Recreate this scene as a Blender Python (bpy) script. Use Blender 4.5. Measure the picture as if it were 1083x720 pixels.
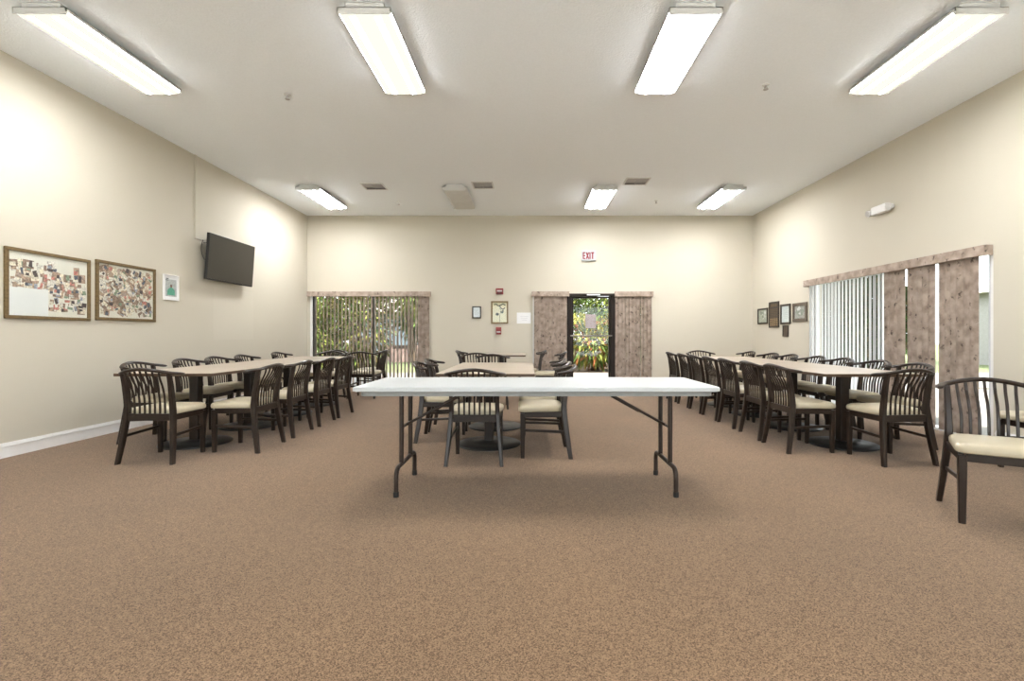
import bpy, bmesh, math, random
from mathutils import Vector, Matrix, Euler
random.seed(7)
for o in list(bpy.data.objects): bpy.data.objects.remove(o)
scene = bpy.context.scene
COL = scene.collection
PI = math.pi

# ------------------------------------------------------------------ camera
F = 505.0; CAMH = 1.10
cam_d = bpy.data.cameras.new('camera'); cam = bpy.data.objects.new('camera', cam_d); COL.objects.link(cam)
cam_d.sensor_fit = 'HORIZONTAL'; cam_d.sensor_width = 36; cam_d.lens = 36 * F / 1083
cam_d.shift_x = (541.5 - 560) / 1083; cam_d.shift_y = -(360 - 355) / 1083 
cam_d.clip_start = 0.02; cam_d.clip_end = 300
cam.location = (0, 0, CAMH); cam.rotation_euler = (PI / 2, 0, 0)
scene.camera = cam
# ------------------------------------------------------------------ world, sun, exposure
scene.view_settings.view_transform = 'Standard'; scene.view_settings.look = 'None'
scene.view_settings.gamma = 1; scene.view_settings.use_curve_mapping = False
scene.view_settings.exposure = 1.66
LAMP = 68.0; SIDE = 8.0            # brightness of a lit tube band behind its diffuser
w = bpy.data.worlds.new('sky'); scene.world = w; w.use_nodes = True
bg = w.node_tree.nodes['Background']; bg.inputs[0].default_value = (0.90, 0.95, 1.0, 1); bg.inputs[1].default_value = 2.3
sun_d = bpy.data.lights.new('sun', 'SUN'); sun_d.energy = 7.0; sun_d.angle = 0.02; sun_d.color = (1, .95, .86)
sun = bpy.data.objects.new('sun', sun_d); COL.objects.link(sun)
sun.rotation_euler = Vector((-0.42, 0.50, -0.95)).to_track_quat('-Z', 'Y').to_euler()
sun.location = (8, -8, 14)

# ------------------------------------------------------------------ room numbers
XL, XR, YB, YF, H = -4.74, 4.76, 10.18, -3.6, 3.66

# ------------------------------------------------------------------ materials
def nt(name):
    m = bpy.data.materials.new(name); m.use_nodes = True
    return m, m.node_tree.nodes, m.node_tree.links, m.node_tree.nodes['Principled BSDF']
def mat(name, col, rough=.5, spec=.5, metal=0, noise=0, nscale=40, bump=0, bscale=200, coat=0, bdist=.002):
    m, N, L, p = nt(name)
    p.inputs['Base Color'].default_value = (*col, 1); p.inputs['Roughness'].default_value = rough
    p.inputs['Specular IOR Level'].default_value = spec; p.inputs['Metallic'].default_value = metal
    p.inputs['Coat Weight'].default_value = coat; p.inputs['Coat Roughness'].default_value = .15
    tc = N.new('ShaderNodeTexCoord')
    if noise:
        n = N.new('ShaderNodeTexNoise'); n.inputs['Scale'].default_value = nscale; n.inputs['Detail'].default_value = 4
        L.new(tc.outputs['Object'], n.inputs['Vector'])
        r = N.new('ShaderNodeValToRGB'); r.color_ramp.elements[0].position = .3; r.color_ramp.elements[1].position = .7
        r.color_ramp.elements[0].color = (*[c * (1 - noise) for c in col], 1)
        r.color_ramp.elements[1].color = (*[min(1, c * (1 + noise)) for c in col], 1)
        L.new(n.outputs['Fac'], r.inputs['Fac']); L.new(r.outputs['Color'], p.inputs['Base Color'])
    if bump:
        n = N.new('ShaderNodeTexNoise'); n.inputs['Scale'].default_value = bscale; n.inputs['Detail'].default_value = 3
        L.new(tc.outputs['Object'], n.inputs['Vector'])
        b = N.new('ShaderNodeBump'); b.inputs['Strength'].default_value = bump; b.inputs['Distance'].default_value = bdist
        L.new(n.outputs['Fac'], b.inputs['Height']); L.new(b.outputs['Normal'], p.inputs['Normal'])
    return m

M = {}
M['wall'] = mat('beige wall paint', (.56, .52, .43), .75, .3, noise=.012, nscale=1.2, bump=.15, bscale=90)
M['ceil'] = mat('textured white ceiling', (.88, .92, .95), .9, .2, noise=.02, nscale=60, bump=.55, bscale=75, bdist=.006)
M['white'] = mat('white paint', (.78, .77, .75), .45, .4, noise=.02, nscale=5)
M['metal_white'] = mat('white enamel', (.66, .66, .65), .4, .5, noise=.02, nscale=8)
M['wood'] = mat('dark brown lacquered wood', (.021, .013, .009), .33, .3, noise=.25, nscale=14, coat=.12)
M['seat'] = mat('cream vinyl', (.44, .385, .275), .38, .5, noise=.04, nscale=9, bump=.1, bscale=300)
M['top'] = mat('tan laminate', (.40, .33, .26), .30, .5, noise=.06, nscale=30)
M['edge'] = mat('brown edge band', (.075, .045, .026), .4, .4, noise=.1, nscale=20)
M['base'] = mat('black cast iron base', (.022, .022, .023), .38, .4, noise=.2, nscale=40, bump=.15, bscale=150)
M['plastic'] = mat('off white moulded plastic', (.45, .47, .475), .38, .4, noise=.015, nscale=50, bump=.12, bscale=260)
M['apron'] = mat('grey plastic underside', (.24, .245, .24), .5, .4, noise=.03, nscale=30)
M['tube'] = mat('brown powder coated steel', (.032, .022, .017), .38, .3, noise=.15, nscale=60)
M['black'] = mat('black rubber', (.02, .02, .02), .6, .3, noise=.1, nscale=40)
M['bronze'] = mat('dark bronze aluminium', (.018, .012, .009), .5, .2, noise=.15, nscale=20)
M['alum'] = mat('pale aluminium', (.60, .60, .62), .35, .5, metal=.6, noise=.05, nscale=30)
M['tv'] = mat('tv screen', (.034, .030, .022), .28, .5, noise=.05, nscale=3)
M['tvbody'] = mat('tv black casing', (.02, .02, .02), .45, .4, noise=.1, nscale=30)
M['gold'] = mat('antique gold frame', (.17, .115, .05), .4, .5, metal=.35, noise=.2, nscale=60)
M['mount'] = mat('cream mount board', (.74, .71, .64), .8, .2, noise=.03, nscale=10)
M['red'] = mat('alarm red plastic', (.22, .02, .018), .4, .5, noise=.05, nscale=30)
M['vent'] = mat('vent grey metal', (.42, .41, .40), .5, .4, noise=.08, nscale=30)
M['dark'] = mat('dark interior', (.03, .03, .03), .8, .2, noise=.1, nscale=20)
M['grass'] = mat('lawn grass', (.11, .13, .06), .9, .1, noise=.35, nscale=6, bump=.5, bscale=60, bdist=.02)
M['concrete'] = mat('pale concrete', (.17, .16, .145), .8, .2, noise=.08, nscale=4)
M['mulch'] = mat('brown mulch', (.085, .062, .045), .95, .1, noise=.35, nscale=14, bump=.6, bscale=60, bdist=.02)
M['bark'] = mat('bark', (.07, .05, .035), .9, .1, noise=.3, nscale=20, bump=.6, bscale=40, bdist=.02)
M['stucco'] = mat('pale stucco', (.28, .27, .25), .85, .2, noise=.05, nscale=8)
M['pink'] = mat('pale pink masonry', (.28, .19, .17), .8, .2, noise=.08, nscale=8)
M['bluegrey'] = mat('blue grey siding', (.12, .15, .18), .7, .3, noise=.05, nscale=8)
M['roof'] = mat('roof soffit', (.6, .57, .52), .8, .2, noise=.05, nscale=8)
M['paper'] = mat('white paper', (.78, .78, .78), .8, .2, noise=.01, nscale=8)
M['notice'] = mat('greyed pink notice sheet', (.36, .27, .27), .8, .2, noise=.05, nscale=20)
M['plaque'] = mat('dark walnut plaque', (.03, .02, .013), .35, .5, noise=.2, nscale=30)
M['brass'] = mat('brass plate', (.36, .25, .13), .35, .5, metal=.5, noise=.1, nscale=30)
def leafm(n, c): return mat(n, tuple(v * k for v, k in zip(c, (.40, .38, .24))), .85, .1, noise=.25, nscale=5)
M['ly'] = leafm('yellow croton leaf', (.58, .54, .14)); M['lg'] = leafm('green leaf', (.13, .22, .07))
M['lr'] = leafm('red croton leaf', (.45, .16, .08)); M['lo'] = leafm('lime leaf', (.32, .38, .13)); M['ld'] = leafm('deep green leaf', (.06, .13, .035))
M['lb'] = leafm('olive brown leaf', (.19, .16, .08))

def carpet():
    m, N, L, p = nt('brown loop carpet')
    tc = N.new('ShaderNodeTexCoord')
    def noise(s, d=3):
        n = N.new('ShaderNodeTexNoise'); n.inputs['Scale'].default_value = s; n.inputs['Detail'].default_value = d
        L.new(tc.outputs['Object'], n.inputs['Vector']); return n
    vo = N.new('ShaderNodeTexVoronoi'); vo.inputs['Scale'].default_value = 270; L.new(tc.outputs['Object'], vo.inputs['Vector'])
    sr = N.new('ShaderNodeSeparateColor'); L.new(vo.outputs['Color'], sr.inputs[0])
    a = noise(270, 1); b = noise(.7, 2); c = noise(270, 1)
    r = N.new('ShaderNodeValToRGB'); e = r.color_ramp.elements
    e[0].position = .0; e[0].color = (.066, .036, .018, 1); e[1].position = 1; e[1].color = (.29, .188, .108, 1)
    L.new(sr.outputs[0], r.inputs['Fac'])
    r2 = N.new('ShaderNodeValToRGB'); e = r2.color_ramp.elements
    e[0].position = .3; e[0].color = (.88, .88, .88, 1); e[1].position = .7; e[1].color = (1.06, 1.05, 1.04, 1)
    L.new(b.outputs['Fac'], r2.inputs['Fac'])
    mx = N.new('ShaderNodeMix'); mx.data_type = 'RGBA'; mx.blend_type = 'MULTIPLY'; mx.inputs['Factor'].default_value = 1
    L.new(r.outputs['Color'], mx.inputs['A']); L.new(r2.outputs['Color'], mx.inputs['B'])
    L.new(mx.outputs['Result'], p.inputs['Base Color'])
    p.inputs['Roughness'].default_value = .95; p.inputs['Specular IOR Level'].default_value = .12
    p.inputs['Sheen Weight'].default_value = .15
    ad = N.new('ShaderNodeMath'); ad.operation = 'ADD'; L.new(a.outputs['Fac'], ad.inputs[0]); L.new(c.outputs['Fac'], ad.inputs[1])
    bp = N.new('ShaderNodeBump'); bp.inputs['Strength'].default_value = .12; bp.inputs['Distance'].default_value = .003
    L.new(ad.outputs[0], bp.inputs['Height']); L.new(bp.outputs['Normal'], p.inputs['Normal'])
    return m
M['carpet'] = carpet()

def patch_wall():   # the repainted rectangle under the television
    m = M['wall'].copy(); m.name = 'beige wall paint with repainted patch'
    N, L = m.node_tree.nodes, m.node_tree.links; p = N['Principled BSDF']
    src = p.inputs['Base Color'].links[0].from_socket
    tc = N.new('ShaderNodeTexCoord'); s = N.new('ShaderNodeSeparateXYZ'); L.new(tc.outputs['Object'], s.inputs[0])
    def cmp(sock, op, v):
        n = N.new('ShaderNodeMath'); n.operation = op; L.new(sock, n.inputs[0]); n.inputs[1].default_value = v; return n.outputs[0]
    def mul(a, b):
        n = N.new('ShaderNodeMath'); n.operation = 'MULTIPLY'; L.new(a, n.inputs[0]); L.new(b, n.inputs[1]); return n.outputs[0]
    k = mul(mul(cmp(s.outputs[1], 'GREATER_THAN', 7.16), cmp(s.outputs[1], 'LESS_THAN', 8.2)),
            mul(cmp(s.outputs[2], 'GREATER_THAN', 1.04), cmp(s.outputs[2], 'LESS_THAN', 1.84)))
    mx = N.new('ShaderNodeMix'); mx.data_type = 'RGBA'; L.new(k, mx.inputs['Factor']); L.new(src, mx.inputs['A'])
    mx.inputs['B'].default_value = (.58, .54, .45, 1); L.new(mx.outputs['Result'], p.inputs['Base Color'])
    return m
M['wallpatch'] = patch_wall()

def glass(name, refl=.06):
    m = bpy.data.materials.new(name); m.use_nodes = True; N, L = m.node_tree.nodes, m.node_tree.links
    N.remove(N['Principled BSDF']); out = N['Material Output']
    t = N.new('ShaderNodeBsdfTransparent'); t.inputs[0].default_value = (.97, .98, .97, 1)
    g = N.new('ShaderNodeBsdfGlossy'); g.inputs['Roughness'].default_value = .02
    lw = N.new('ShaderNodeLayerWeight'); lw.inputs[0].default_value = .5
    pw = N.new('ShaderNodeMath'); pw.operation = 'POWER'; L.new(lw.outputs['Facing'], pw.inputs[0]); pw.inputs[1].default_value = 5
    f = N.new('ShaderNodeMath'); f.operation = 'MULTIPLY_ADD'; L.new(pw.outputs[0], f.inputs[0]); f.inputs[1].default_value = .5; f.inputs[2].default_value = .018
    mx = N.new('ShaderNodeMixShader'); L.new(f.outputs[0], mx.inputs[0]); L.new(t.outputs[0], mx.inputs[1]); L.new(g.outputs[0], mx.inputs[2])
    L.new(mx.outputs[0], out.inputs[0]); return m
M['glass'] = glass('clear glass')

def fabric(name, backlit=.25):
    m, N, L, p = nt(name); tc = N.new('ShaderNodeTexCoord')
    ge = N.new('ShaderNodeNewGeometry'); P_ = ge.outputs['Position']
    mp = N.new('ShaderNodeMapping'); mp.inputs['Scale'].default_value = (1, 1, .55); wn = N.new('ShaderNodeTexNoise'); wn.inputs['Scale'].default_value = 26; wn.inputs['Detail'].default_value = 2; L.new(P_, wn.inputs['Vector'])
    wa = N.new('ShaderNodeVectorMath'); wa.operation = 'MULTIPLY_ADD'; L.new(wn.outputs['Color'], wa.inputs[0]); wa.inputs[1].default_value = (.10, .10, .10); L.new(P_, wa.inputs[2])
    L.new(wa.outputs[0], mp.inputs[0])
    v = N.new('ShaderNodeTexVoronoi'); v.inputs['Scale'].default_value = 12.5; L.new(mp.outputs[0], v.inputs['Vector'])
    n = N.new('ShaderNodeTexNoise'); n.inputs['Scale'].default_value = 18; n.inputs['Detail'].default_value = 4; L.new(P_, n.inputs['Vector'])
    r = N.new('ShaderNodeValToRGB'); e = r.color_ramp.elements
    e[0].position = .20; e[0].color = (.08, .06, .06, 1); e[1].position = .40; e[1].color = (1, 1, 1, 1)
    ad = N.new('ShaderNodeMath'); ad.operation = 'MULTIPLY_ADD'; L.new(n.outputs['Fac'], ad.inputs[0]); ad.inputs[1].default_value = .45
    L.new(v.outputs['Distance'], ad.inputs[2]); 
    sb = N.new('ShaderNodeMath'); sb.operation = 'SUBTRACT'; L.new(ad.outputs[0], sb.inputs[0]); sb.inputs[1].default_value = .10
    L.new(sb.outputs[0], r.inputs['Fac'])
    r2 = N.new('ShaderNodeValToRGB'); e = r2.color_ramp.elements
    e[0].position = .25; e[0].color = (.235, .182, .145, 1); e[1].position = .66; e[1].color = (.46, .37, .305, 1)
    n2 = N.new('ShaderNodeTexNoise'); n2.inputs['Scale'].default_value = 11; n2.inputs['Detail'].default_value = 3
    mp2 = N.new('ShaderNodeMapping'); mp2.inputs['Scale'].default_value = (1, 1, .9); L.new(P_, mp2.inputs[0]); L.new(mp2.outputs[0], n2.inputs['Vector'])
    L.new(n2.outputs['Fac'], r2.inputs['Fac'])
    mx = N.new('ShaderNodeMix'); mx.data_type = 'RGBA'; mx.blend_type = 'MULTIPLY'; mx.inputs['Factor'].default_value = .8
    L.new(r2.outputs['Color'], mx.inputs['A']); L.new(r.outputs['Color'], mx.inputs['B'])
    L.new(mx.outputs['Result'], p.inputs['Base Color']); p.inputs['Roughness'].default_value = .7; p.inputs['Specular IOR Level'].default_value = .2
    tr = N.new('ShaderNodeBsdfTranslucent'); L.new(mx.outputs['Result'], tr.inputs[0])
    ms = N.new('ShaderNodeMixShader'); ms.inputs[0].default_value = backlit
    L.new(p.outputs[0], ms.inputs[1]); L.new(tr.outputs[0], ms.inputs[2]); L.new(ms.outputs[0], N['Material Output'].inputs[0])
    return m
M['vane'] = fabric('pink tan floral blind fabric')
M['vaneback'] = mat('white blind backing', (.52, .52, .52), .6, .3, noise=.02)
M['valance'] = fabric('floral valance fabric', 0)

def lens(name, tint, lamp, mid, midtint):
    """diffuser over two tubes: bright band above each tube, creamier between and at the edges"""
    m, N, L, p = nt(name); out = N['Material Output']; N.remove(p)
    tc = N.new('ShaderNodeTexCoord'); s = N.new('ShaderNodeSeparateXYZ'); L.new(tc.outputs['Object'], s.inputs[0])
    ab = N.new('ShaderNodeMath'); ab.operation = 'ABSOLUTE'; L.new(s.outputs[0], ab.inputs[0])
    r = N.new('ShaderNodeValToRGB'); r.color_ramp.interpolation = 'EASE'; e = r.color_ramp.elements
    e[0].position = .0; e[0].color = (0, 0, 0, 1); e[1].position = 1; e[1].color = (0, 0, 0, 1)
    for pos, v in ((.34, .0), (.44, 1), (.52, 1), (.62, 0), (.93, 0), (.95, SIDE / LAMP)):
        q = e.new(pos); q.color = (v, v, v, 1)
    e[-1].color = (SIDE / LAMP,) * 3 + (1,)
    sc = N.new('ShaderNodeMath'); sc.operation = 'DIVIDE'; L.new(ab.outputs[0], sc.inputs[0]); sc.inputs[1].default_value = .2
    L.new(sc.outputs[0], r.inputs['Fac'])
    ay = N.new('ShaderNodeMath'); ay.operation = 'ABSOLUTE'; L.new(s.outputs[1], ay.inputs[0])
    ly = N.new('ShaderNodeMath'); ly.operation = 'LESS_THAN'; L.new(ay.outputs[0], ly.inputs[0]); ly.inputs[1].default_value = .585
    ml = N.new('ShaderNodeMath'); ml.operation = 'MULTIPLY'; L.new(ly.outputs[0], ml.inputs[0]); L.new(r.outputs['Color'], ml.inputs[1])
    e1 = N.new('ShaderNodeEmission'); e1.inputs[0].default_value = (*midtint, 1); e1.inputs[1].default_value = mid
    e2 = N.new('ShaderNodeEmission'); e2.inputs[0].default_value = (*tint, 1); e2.inputs[1].default_value = lamp
    mx = N.new('ShaderNodeMixShader'); L.new(ml.outputs[0], mx.inputs[0]); L.new(e1.outputs[0], mx.inputs[1]); L.new(e2.outputs[0], mx.inputs[2])
    L.new(mx.outputs[0], out.inputs[0]); return m
M['lens_warm'] = lens('lit warm diffuser', (.97, .98, 1), LAMP, .36, (1, .955, .80))
M['lens_cool'] = lens('lit white diffuser', (.98, .98, 1), LAMP * 1.1, .45, (1, .97, .93))
M['lens_far'] = lens('lit white diffuser of the far row', (.98, .98, 1), LAMP * 1.3, .5, (1, .97, .93))
M['lens_added_row'] = lens('lit diffuser of the added rear row', (.97, .98, 1), LAMP * .55, .9, (1, .95, .85))
M['lens_off'] = mat('unlit acrylic diffuser', (.62, .62, .60), .4, .5, noise=.05, nscale=6)

# ------------------------------------------------------------------ helpers
def obj(name, bm, m, parent=None, smooth=False, kind=None):
    me = bpy.data.meshes.new(name); bmesh.ops.recalc_face_normals(bm, faces=bm.faces[:])
    bm.to_mesh(me); bm.free()
    for x in (m if isinstance(m, (list, tuple)) else [m]): me.materials.append(x)
    if smooth:
        for p in me.polygons: p.use_smooth = True
        me.set_sharp_from_angle(angle=math.radians(40))
    o = bpy.data.objects.new(name, me); COL.objects.link(o)
    if parent: o.parent = parent
    if kind: o['kind'] = kind
    return o
def thing(name, label, cat, loc=(0, 0, 0), rz=0, group=None):
    o = bpy.data.objects.new(name, None); COL.objects.link(o); o.location = loc; o.rotation_euler = (0, 0, rz)
    o.empty_display_size = .1
    o['label'] = label; o['category'] = cat
    if group: o['group'] = group
    return o
def tag(o, label, cat, group=None):
    o['label'] = label; o['category'] = cat
    if group: o['group'] = group
    return o
def copy_tree(o, parent=None):
    c = o.copy(); COL.objects.link(c); c.parent = parent
    for ch in list(o.children): copy_tree(ch, c)
    return c
def box(bm, x0, x1, y0, y1, z0, z1, bev=0, mi=0, seg=2, mtx=None):
    r = bmesh.ops.create_cube(bm, size=1)
    vs = r['verts']
    for v in vs: v.co = Vector(((x0 + x1) / 2 + v.co.x * (x1 - x0), (y0 + y1) / 2 + v.co.y * (y1 - y0), (z0 + z1) / 2 + v.co.z * (z1 - z0)))
    if mtx is not None:
        for v in vs: v.co = mtx @ v.co
    fs = {f for v in vs for f in v.link_faces}
    for f in fs: f.material_index = mi
    if bev:
        es = list({e for v in vs for e in v.link_edges})
        bmesh.ops.bevel(bm, geom=es, offset=bev, segments=seg, affect='EDGES', profile=.5)
    return bm
def B(*a, **k):
    bm = bmesh.new(); box(bm, *a, **k); return bm
def cyl(bm, p0, p1, r0, r1=None, seg=14, caps=True):
    r1 = r0 if r1 is None else r1
    p0, p1 = Vector(p0), Vector(p1); d = p1 - p0
    q = d.to_track_quat('Z', 'Y').to_matrix()
    a = []; b = []
    for i in range(seg):
        t = 2 * PI * i / seg; u = Vector((math.cos(t), math.sin(t), 0))
        a.append(bm.verts.new(p0 + q @ (u * r0))); b.append(bm.verts.new(p1 + q @ (u * r1)))
    for i in range(seg): bm.faces.new((a[i], a[(i + 1) % seg], b[(i + 1) % seg], b[i]))
    if caps: bm.faces.new(a[::-1]); bm.faces.new(b)
def catmull(P, n=6):
    P = [Vector(p) for p in P]; Q = [P[0] * 2 - P[1]] + P + [P[-1] * 2 - P[-2]]; out = []
    for i in range(1, len(Q) - 2):
        for k in range(n):
            t = k / n; a, b, c, d = Q[i - 1], Q[i], Q[i + 1], Q[i + 2]
            out.append(.5 * ((2 * b) + (c - a) * t + (2 * a - 5 * b + 4 * c - d) * t * t + (3 * b - a - 3 * c + d) * t ** 3))
    out.append(P[-1]); return out
def sweep(bm, path, prof, up=(0, 0, 1), scale=None):
    """prof: list of (side, up) points; swept along path"""
    up = Vector(up); rings = []
    for i, p in enumerate(path):
        p = Vector(p); t = (Vector(path[min(i + 1, len(path) - 1)]) - Vector(path[max(i - 1, 0)])).normalized()
        s = t.cross(up).normalized(); u = s.cross(t).normalized(); k = scale(i / (len(path) - 1)) if scale else 1
        rings.append([bm.verts.new(p + s * a * k + u * b * k) for a, b in prof])
    n = len(prof)
    for r0, r1 in zip(rings, rings[1:]):
        for i in range(n): bm.faces.new((r0[i], r0[(i + 1) % n], r1[(i + 1) % n], r1[i]))
    bm.faces.new(rings[0][::-1]); bm.faces.new(rings[-1])
def oval(a, b, n=10): return [(a * math.cos(2 * PI * i / n), b * math.sin(2 * PI * i / n)) for i in range(n)]
def rrect(a, b, c):
    return [(a - c, -b), (a, -b + c), (a, b - c), (a - c, b), (-a + c, b), (-a, b - c), (-a, -b + c), (-a + c, -b)]
def rounded_outline(hx, hy, r, n=5):
    pts = []
    for cx, cy, a0 in ((hx - r, hy - r, 0), (-hx + r, hy - r, PI / 2), (-hx + r, -hy + r, PI), (hx - r, -hy + r, 3 * PI / 2)):
        for i in range(n + 1):
            a = a0 + PI / 2 * i / n; pts.append((cx + r * math.cos(a), cy + r * math.sin(a)))
    return pts
def stack(bm, layers, cap=True, mi=0):
    """layers: list of [(x,y,z)...] rings of equal length"""
    R = [[bm.verts.new(p) for p in L_] for L_ in layers]; n = len(R[0])
    for a, b in zip(R, R[1:]):
        for i in range(n): bm.faces.new((a[i], a[(i + 1) % n], b[(i + 1) % n], b[i])).material_index = mi
    if cap: bm.faces.new(R[0][::-1]).material_index = mi; bm.faces.new(R[-1]).material_index = mi
def lathe(bm, prof, seg=40, c=(0, 0)):
    R = []
    for r, z in prof:
        R.append([bm.verts.new((c[0] + r * math.cos(2 * PI * i / seg), c[1] + r * math.sin(2 * PI * i / seg), z)) for i in range(seg)])
    for a, b in zip(R, R[1:]):
        for i in range(seg): bm.faces.new((a[i], a[(i + 1) % seg], b[(i + 1) % seg], b[i]))
    bm.faces.new(R[0][::-1]); bm.faces.new(R[-1])

# ------------------------------------------------------------------ the room shell
T = .22
obj('floor', B(XL - T, XR + T, YF - T, YB + T, -.12, 0), M['carpet'], kind='structure')
obj('ceiling', B(XL - T, XR + T, YF - T, YB + T, H, H + .15), M['ceil'], kind='structure')
def wall(name, axis, c0, c1, a0, a1, holes, m):
    """solid wall with rectangular holes (h0,h1,z0,z1) sorted along the wall"""
    bm = bmesh.new()
    def bx(h0, h1, z0, z1):
        if h1 - h0 < 1e-4 or z1 - z0 < 1e-4: return
        if axis == 'y': box(bm, c0, c1, h0, h1, z0, z1)
        else: box(bm, h0, h1, c0, c1, z0, z1)
    cur = a0
    for h0, h1, z0, z1 in holes:
        bx(cur, h0, 0, H); bx(h0, h1, 0, z0); bx(h0, h1, z1, H); cur = h1
    bx(cur, a1, 0, H)
    return obj(name, bm, m, kind='structure')
WR0, WR1, WTOP = 4.90, 8.10, 1.99
WB0, WB1 = -4.64, -2.16
wall('wall_left', 'y', XL - T, XL, YF, YB, [], M['wallpatch'])
wall('wall_right', 'y', XR, XR + T, YF, YB, [(WR0, WR1, .0, WTOP)], M['wall'])
wall('wall_back', 'x', YB, YB + T, XL, XR, [(WB0, WB1, 0, 1.98), (.10, .83, .36, 1.98), (.83, 1.81, 0, 2.0), (1.81, 2.57, 0, 1.98)], M['wall'])
wall('wall_front', 'x', YF - T, YF, XL, XR, [(-4.3, -.3, .05, 2.6), (.3, 4.3, .05, 2.6)], M['wall'])

def baseboard(name, path_boxes):
    bm = bmesh.new()
    for axis, c, s, a0, a1 in path_boxes:   # board 13 cm tall with a stepped top moulding
        for t0, z0, z1 in ((.014, 0, .098), (.019, .098, .106), (.012, .106, .120), (.007, .120, .132)):
            if axis == 'y': box(bm, min(c, c + s * t0), max(c, c + s * t0), a0, a1, z0, z1)
            else: box(bm, a0, a1, min(c, c + s * t0), max(c, c + s * t0), z0, z1)
    return obj(name, bm, M['white'], kind='structure')
baseboard('baseboard_left', [('y', XL, 1, YF, YB)])
baseboard('baseboard_right', [('y', XR, -1, YF, WR0 - .03), ('y', XR, -1, WR1 + .03, YB)])
baseboard('baseboard_back', [('x', YB, -1, XL + .02, WB0 - .02), ('x', YB, -1, WB1 + .02, .07), ('x', YB, -1, 2.62, XR - .02)])
baseboard('baseboard_front', [('x', YF, 1, XL + .02, -4.32), ('x', YF, 1, -.28, .28), ('x', YF, 1, 4.32, XR - .02)])

def ring(bm, axis, c0, c1, a0, a1, z0, z1, t, tb=None):
    tb = t if tb is None else tb
    for (p0, p1, q0, q1) in ((a0, a0 + t, z0, z1), (a1 - t, a1, z0, z1), (a0 + t, a1 - t, z1 - t, z1), (a0 + t, a1 - t, z0, z0 + tb)):
        if q1 - q0 < 1e-5: continue
        if axis == 'y': box(bm, c0, c1, p0, p1, q0, q1)
        else: box(bm, p0, p1, c0, c1, q0, q1)
# right sliding glass door behind the long blind
win = obj('window_1', bmesh.new(), M['white'], kind='structure')
bm = bmesh.new(); ring(bm, 'y', XR + .004, XR + .12, WR0, WR1, 0.0, WTOP, .035, .03); obj('window_frame', bm, M['white'], win)
bm = bmesh.new(); box(bm, XR + .05, XR + .09, 6.46, 6.54, .03, WTOP - .035); box(bm, XR + .05, XR + .09, WR0 + .035, WR0 + .10, .03, WTOP - .035)
box(bm, XR + .05, XR + .09, WR1 - .08, WR1 - .035, .03, WTOP - .035); obj('sash', bm, M['alum'], win)
for a, b in ((WR0 + .10, 6.46), (6.54, WR1 - .08)): obj('pane', B(XR + .066, XR + .072, a, b, .03, WTOP - .035), M['glass'], win)
# back left sliding glass door
win = obj('window_2', bmesh.new(), M['white'], kind='structure')
bm = bmesh.new(); ring(bm, 'x', YB + .02, YB + .14, WB0, WB1, 0, 1.98, .035, .03); obj('window_frame', bm, M['bronze'], win)
bm = bmesh.new(); box(bm, WB0 - .03, WB0 + .012, YB - .012, YB + .02, 0, 1.98); obj('jamb', bm, M['white'], win)
bm = bmesh.new(); box(bm, -3.40, -3.34, YB + .05, YB + .10, .03, 1.95); obj('mullion', bm, M['bronze'], win)
for a, b in ((WB0 + .035, -3.40), (-3.34, WB1 - .035)): obj('pane', B(a, b, YB + .072, YB + .078, .03, 1.95), M['glass'], win)
# windows either side of the door
for k, (a, b, z) in enumerate(((.10, .83, .36), (1.81, 2.57, 0))):
    win = obj('window_%d' % (3 + k), bmesh.new(), M['white'], kind='structure')
    bm = bmesh.new(); ring(bm, 'x', YB + .03, YB + .14, a, b, z, 1.98, .035); obj('window_frame', bm, M['bronze'], win)
    bm = bmesh.new(); s = a - .03 if k == 0 else b
    box(bm, s, s + .03, YB - .012, YB + .012, z, 1.96)
    if k == 0: box(bm, a - .03, b - .02, YB - .03, YB + .02, z - .03, z)
    obj('window_trim', bm, M['white'], win)
    obj('pane', B(a + .035, b - .035, YB + .07, YB + .076, z + .035, 1.945), M['glass'], win)
# glazed exit door
door = obj('door_1', bmesh.new(), M['bronze'], kind='structure')
bm = bmesh.new(); box(bm, .83, .90, YB - .01, YB + .16, 0, 2.0); box(bm, 1.73, 1.81, YB - .01, YB + .16, 0, 2.0); box(bm, .90, 1.73, YB - .01, YB + .16, 1.94, 2.0)
obj('door_frame', bm, M['bronze'], door)
bm = bmesh.new(); ring(bm, 'x', YB + .03, YB + .075, .905, 1.725, .01, 1.935, .035, .09); obj('door_leaf', bm, M['bronze'], door)
obj('pane', B(.94, 1.69, YB + .05, YB + .056, .10, 1.90), M['glass'], door)
bm = bmesh.new(); box(bm, .87, 1.76, YB - .03, YB + .0, 1.085, 1.115, bev=.006); box(bm, .90, .93, YB, YB + .03, 1.08, 1.12); box(bm, 1.70, 1.73, YB, YB + .03, 1.08, 1.12); obj('push_bar', bm, mat('worn bronze bar', (.20, .18, .16), .4, metal=.5, noise=.1), door)
bm = bmesh.new(); box(bm, 1.22, 1.50, YB - .05, YB - .01, 1.955, 1.985, bev=.005); box(bm, 1.44, 1.68, YB - .04, YB - .025, 1.93, 1.945); obj('door_closer', bm, M['alum'], door)
obj('notice', B(1.195, 1.425, YB + .057, YB + .059, 1.26, 1.56), M['notice'], door)
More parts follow.
